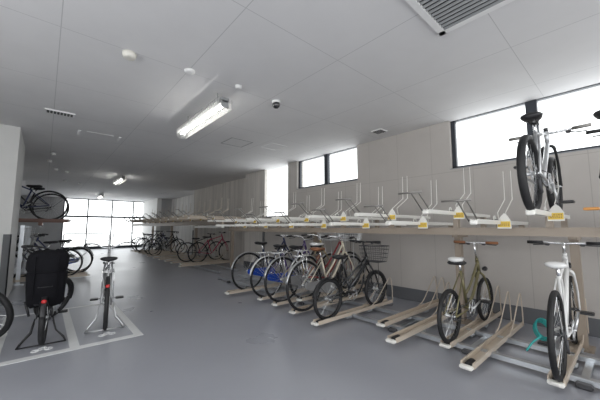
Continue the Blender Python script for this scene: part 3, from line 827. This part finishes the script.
# left rack --------------------------------------------------------------------------
rf = empty('rack_frame', (-.7, 10.0, 0), 'brown two tier bicycle rack frame on the left beyond the white pier', 'bicycle rack')
inv = Matrix.Translation((.7, -10.0, 0))
for x in (-.1, -1.6): bx(x, x + .07, 8.4, 13.5, 1.26, 1.33).build('beam', 'rust_beam', rf, inv)
for y in (8.7, 11.0, 13.3):
    f = MB(); post(f, -.35, y, 1.26, .07); f.build('post', 'galv', rf, inv)
for x in (.0, -.6): bx(x, x + .055, 8.4, 13.5, .025, .065).build('floor_rail', 'galv', rf, inv)


def tray_left(y, z, label, mt, x=.42, ln=1.9):
    root = empty('wheel_tray', (x, y, z), label, 'bicycle rack tray', pi, 'left rack trays')
    w_, h_ = .05, .045
    MB().prism([(-w_, h_), (-w_, 0), (w_, 0), (w_, h_), (w_ - .01, h_), (w_ - .01, .006), (-w_ + .01, .006), (-w_ + .01, h_)], 'X', 0, ln).build('channel', mt, root)
    MB().box((-.02, 0, .02), (.05, .1, .04), bev=.008).build('end_cap', 'cream_white', root)
    return root


tray_left(8.65, 1.36, 'upper brown tray holding the black bicycle on the left', 'rust_beam')
tray_left(9.05, 1.33, 'upper brown tray just behind the first on the left', 'rust_beam')
for y, lb in ((8.7, 'low tray under the first dark bicycle on the left rack'), (9.15, 'low tray under the silver blue bicycle on the left rack'), (9.6, 'low cream tray under the third bicycle on the left rack')):
    tray_left(y, .06, lb, 'cream', x=.85)
bicycle('bicycle', (.06, 8.65, 1.366), pi, 'black road bicycle on the upper left rack, rear wheel showing past the pier', 'bicycles on the left rack', R=.34, frame='diamond', bar='flat', seat_h=.78, bar_h=.85, col='navy', tyre=.02, fender=None, L=1.0)
bicycle('bicycle', (.10, 9.05, 1.336), pi, 'dark bicycle with mudguard behind the black one on the upper left rack', 'bicycles on the left rack', R=.34, frame='step', bar='flat', seat_h=.80, bar_h=.9, col='blackpaint', tyre=.018, fender='black', L=1.0)
bicycle('bicycle', (.42, 8.7, .066), pi, 'dark bicycle with black tyres, nearest on the lower left rack', 'bicycles on the left rack', R=.33, frame='step', bar='flat', seat_h=.84, bar_h=.95, col='blackpaint', fender='black', tyre=.02)
bicycle('bicycle', (.66, 9.15, .066), pi, 'silver bicycle with blue details, second on the lower left rack', 'bicycles on the left rack', R=.33, frame='step', bar='swept', seat_h=.84, bar_h=.98, col='silver', fender='silver', tyre=.02, chaincase='blue')
bicycle('bicycle', (.72, 9.6, .066), pi, 'dark city bicycle with basket, third on the lower left rack', 'bicycles on the left rack', R=.33, frame='step', bar='swept', seat_h=.84, bar_h=.98, col='navy', fender='steel', tyre=.02, basket='steel')


# ------------------------------------------------------------------ guard rails at the far glazing
def guard_rail(x0, x1, label):
    root = empty('guard_rail', ((x0 + x1) / 2, 19.9, 0), label, 'guard rail', 0, 'hoop guard rails by the far glazing')
    hw = (x1 - x0) / 2; r = .12; z = .9; pts = [(-hw, 0, 0), (-hw, 0, z - r)]
    pts += [(-hw + r - r * cos(a), 0, z - r + r * sin(a)) for a in (.4, .8, 1.2, 1.57)]
    pts += [(hw - r + r * sin(a), 0, z - r + r * cos(a)) for a in (0, .4, .8, 1.2, 1.57)] + [(hw, 0, 0)]
    MB().tube(pts, .025, 8).build('hoop', 'handle', root)
    MB().tube([(-hw, 0, .5), (hw, 0, .5)], .015, 6).build('crossbar', 'handle', root)


guard_rail(.8, 2.85, 'left steel hoop guard rail standing before the far glazing')
guard_rail(3.05, 4.68, 'right steel hoop guard rail standing before the far glazing')


# ------------------------------------------------------------------ ceiling fittings
def lamp(x, y, z, L_, label, n_wire=16):
    root = empty('fluorescent_lamp', (x, y, H), label, 'ceiling light', 0, 'fluorescent lamps with wire guards')
    d = z - H
    f = MB()
    f.prism([(-.03, d + .085), (.03, d + .085), (.055, d + .115), (.045, d + .14), (-.045, d + .14), (-.055, d + .115)], 'Y', -L_ / 2, L_ / 2)
    for s in (-1, 1): f.box((0, s * (L_ / 2 - .012), d + .065), (.09, .024, .08))
    f.build('housing', 'fixture', root)
    f = MB()
    for s in (-.35, .35): f.tube([(0, s * L_, d + .14), (0, s * L_, 0)], .006, 6)
    f.build('hanger', 'fixture', root)
    MB().tube([(0, -L_ / 2 + .03, d + .062), (0, L_ / 2 - .03, d + .062)], .016, 12).build('lamp_tube', 'tube', root)
    f = MB(); w_ = .085; a_ = [(-w_, d + .13), (-w_, d + .02), (-w_ * .6, d - .02), (w_ * .6, d - .02), (w_, d + .02), (w_, d + .13)]
    for i in range(n_wire + 1):
        y_ = -L_ / 2 + L_ * i / n_wire; f.tube([(p, y_, q) for p, q in a_], .0028, 4)
    for p, q in a_: f.tube([(p, -L_ / 2, q), (p, L_ / 2, q)], .0028, 4)
    for s in (0, 1):
        for i in range(n_wire * 2):
            y0 = -L_ / 2 + L_ * i / (n_wire * 2); y1 = y0 + L_ / (n_wire * 2)
            x_ = [-w_, w_][s]
            f.tube([(x_, y0, d + (.02 if i % 2 else .13)), (x_, y1, d + (.13 if i % 2 else .02))], .0022, 4)
    f.build('wire_guard', 'wire', root)
    return root


lamp(1.52, 3.78, 2.60, 1.42, 'nearest fluorescent lamp in a white wire guard hanging from the ceiling', 26)
lamp(1.75, 10.9, 2.66, 1.3, 'second fluorescent lamp further down the ceiling', 10)
lamp(2.0, 17.2, 2.66, 1.3, 'farthest small fluorescent lamp before the glazing', 8)
lamp(1.5, -1.9, 2.62, 1.3, 'fluorescent lamp behind the camera', 8)
lamp(-1.1, 1.2, 2.62, 1.3, 'added unseen fluorescent fill lamp on the ceiling to the left of the camera', 8)  # out of view, added to brighten the floor
for y_, t_ in ((4.2, 'over the left bays'), (7.4, 'behind the white pier'), (11.0, 'over the left racks'), (15.0, 'at the far left')):
    lamp(-1.5, y_, 2.62, 1.3, 'added fluorescent fill lamp ' + t_ + ', outside the frame', 8)  # unseen row added to lift the pier and the mid and far ceiling
lamp(3.6, -1.9, 2.62, 1.3, 'added unseen fluorescent fill lamp in the right corner behind the camera', 8)  # unseen, added for more light on floor and lower walls
lamp(.2, -.5, 2.62, 1.3, 'added unseen fluorescent fill lamp almost above the camera', 8)  # added overhead, just out of view, as extra fill


def disc(name, x, y, r, h, mt, label, cat, prof=None, group=None):
    prof = prof or [(r, 0), (r, -h * .5), (r * .8, -h), (r * .3, -h), (0.001, -h)]
    o = MB().lathe((0, 0, 0), prof, 24).build(name, mt); o.location = (x, y, H); return tag(o, label, cat, group)


disc('smoke_detector', .51, 3.06, .06, .05, 'creamplastic', 'cream round smoke detector, leftmost on the near ceiling', 'smoke detector')
disc('smoke_detector', 1.06, 2.99, .055, .025, 'whiteplastic', 'flat white ceiling disc between the cream detector and the lamp', 'smoke detector')
disc('sprinkler_head', 1.62, 2.95, .04, .03, 'whiteplastic', 'small white ceiling head just beside the near lamp end', 'sprinkler')
r_ = empty('dome_camera', (2.2, 2.98, H), 'black dome security camera on a white ceiling mount', 'security camera')
MB().lathe((0, 0, 0), [(.055, 0), (.055, -.02), (.05, -.03), (.02, -.03)], 20).build('mount', 'whiteplastic', r_)
MB().lathe((0, 0, 0), [(.05, -.03), (.052, -.05), (.044, -.08), (.024, -.098), (.001, -.102)], 20).build('dome', 'dome', r_)

r_ = empty('air_vent', (.07, 5.36, H), 'small white rectangular air vent with dark slots at the upper left', 'air vent')
MB().box((0, 0, -.008), (.34, .16, .016)).build('vent_frame', 'whiteplastic', r_)
f = MB()
for i in range(8): f.box((-.133 + .038 * i, 0, -.017), (.026, .11, .004))
f.build('vent_slots', 'black', r_)
r_ = empty('air_vent', (4.25, 2.76, H), 'small grey square air vent near the right wall', 'air vent')
MB().box((0, 0, -.008), (.2, .2, .016)).build('vent_frame', 'whiteplastic', r_)
f = MB()
for i in range(5): f.box((0, -.07 + .035 * i, -.017), (.16, .022, .004))
f.build('vent_slots', 'darkgrey', r_)

r_ = empty('ceiling_grille', (2.06, .56, H), 'large square air conditioning grille with grey slats at the top edge', 'air conditioner')
X0, X1, Y0, Y1 = 1.62, 2.47, .1, .97
f = MB()
for a in [(X0, X1, Y0, Y0 + .05), (X0, X1, Y1 - .05, Y1), (X0, X0 + .05, Y0, Y1), (X1 - .05, X1, Y0, Y1)]:
    f.box(*seg(a[0] - 2.06, a[1] - 2.06, a[2] - .56, a[3] - .56, -.02, 0))
f.build('grille_frame', 'whiteplastic', r_)
MB().box(*seg(X0 - 2.01, X1 - 2.11, Y0 - .51, Y1 - .61, -.003, 0)).build('grille_back', 'black', r_)
f = MB(); n = 17
for i in range(n):
    x = X0 + .06 + (X1 - X0 - .12) * i / (n - 1) - 2.06
    f.prism([(x - .008, -.004), (x + .004, -.018), (x + .009, -.018), (x - .003, -.004)], 'Y', Y0 - .51, Y1 - .61)
f.build('grille_slats', 'fixture', r_)


def hatch(x, y, s, mt, label):
    t = .012; f = MB()
    for a in [(-s, s, -s, -s + t), (-s, s, s - t, s), (-s, -s + t, -s, s), (s - t, s, -s, s)]: f.box(*seg(*a, -.004, 0))
    o = f.build('ceiling_hatch', mt); o.location = (x, y, H); tag(o, label, 'access hatch')


hatch(2.74, 5.0, .23, 'hatch', 'square ceiling hatch with dark edge right of the near lamp')
hatch(3.45, 4.75, .2, 'whiteplastic', 'square ceiling hatch with white edge nearer the wall')
r_ = empty('ceiling_hatch', (.65, 6.25, H), 'wide ceiling hatch with white end pieces above the left bays', 'access hatch')
MB().box((-.30, 0, -.006), (.035, .28, .012)).box((.30, 0, -.006), (.035, .28, .012)).build('end_strips', 'whiteplastic', r_)
MB().box((0, -.14, -.003), (.4, .01, .006)).build('edge_strip', 'whiteplastic', r_)
# row of small white hooks along the left ceiling
for (x, y), lb in zip([(.05, 8.4), (.0, 9.4), (.15, 10.6), (.4, 10.9), (.45, 13.0), (.9, 13.6)],
                      ['nearest', 'second', 'third', 'fourth', 'fifth', 'sixth']):
    disc('sprinkler_head', x, y, .045, .05, 'whiteplastic', 'tiny white ceiling head above the left racks, %s from the front' % lb, 'sprinkler', group='tiny ceiling heads on the left')
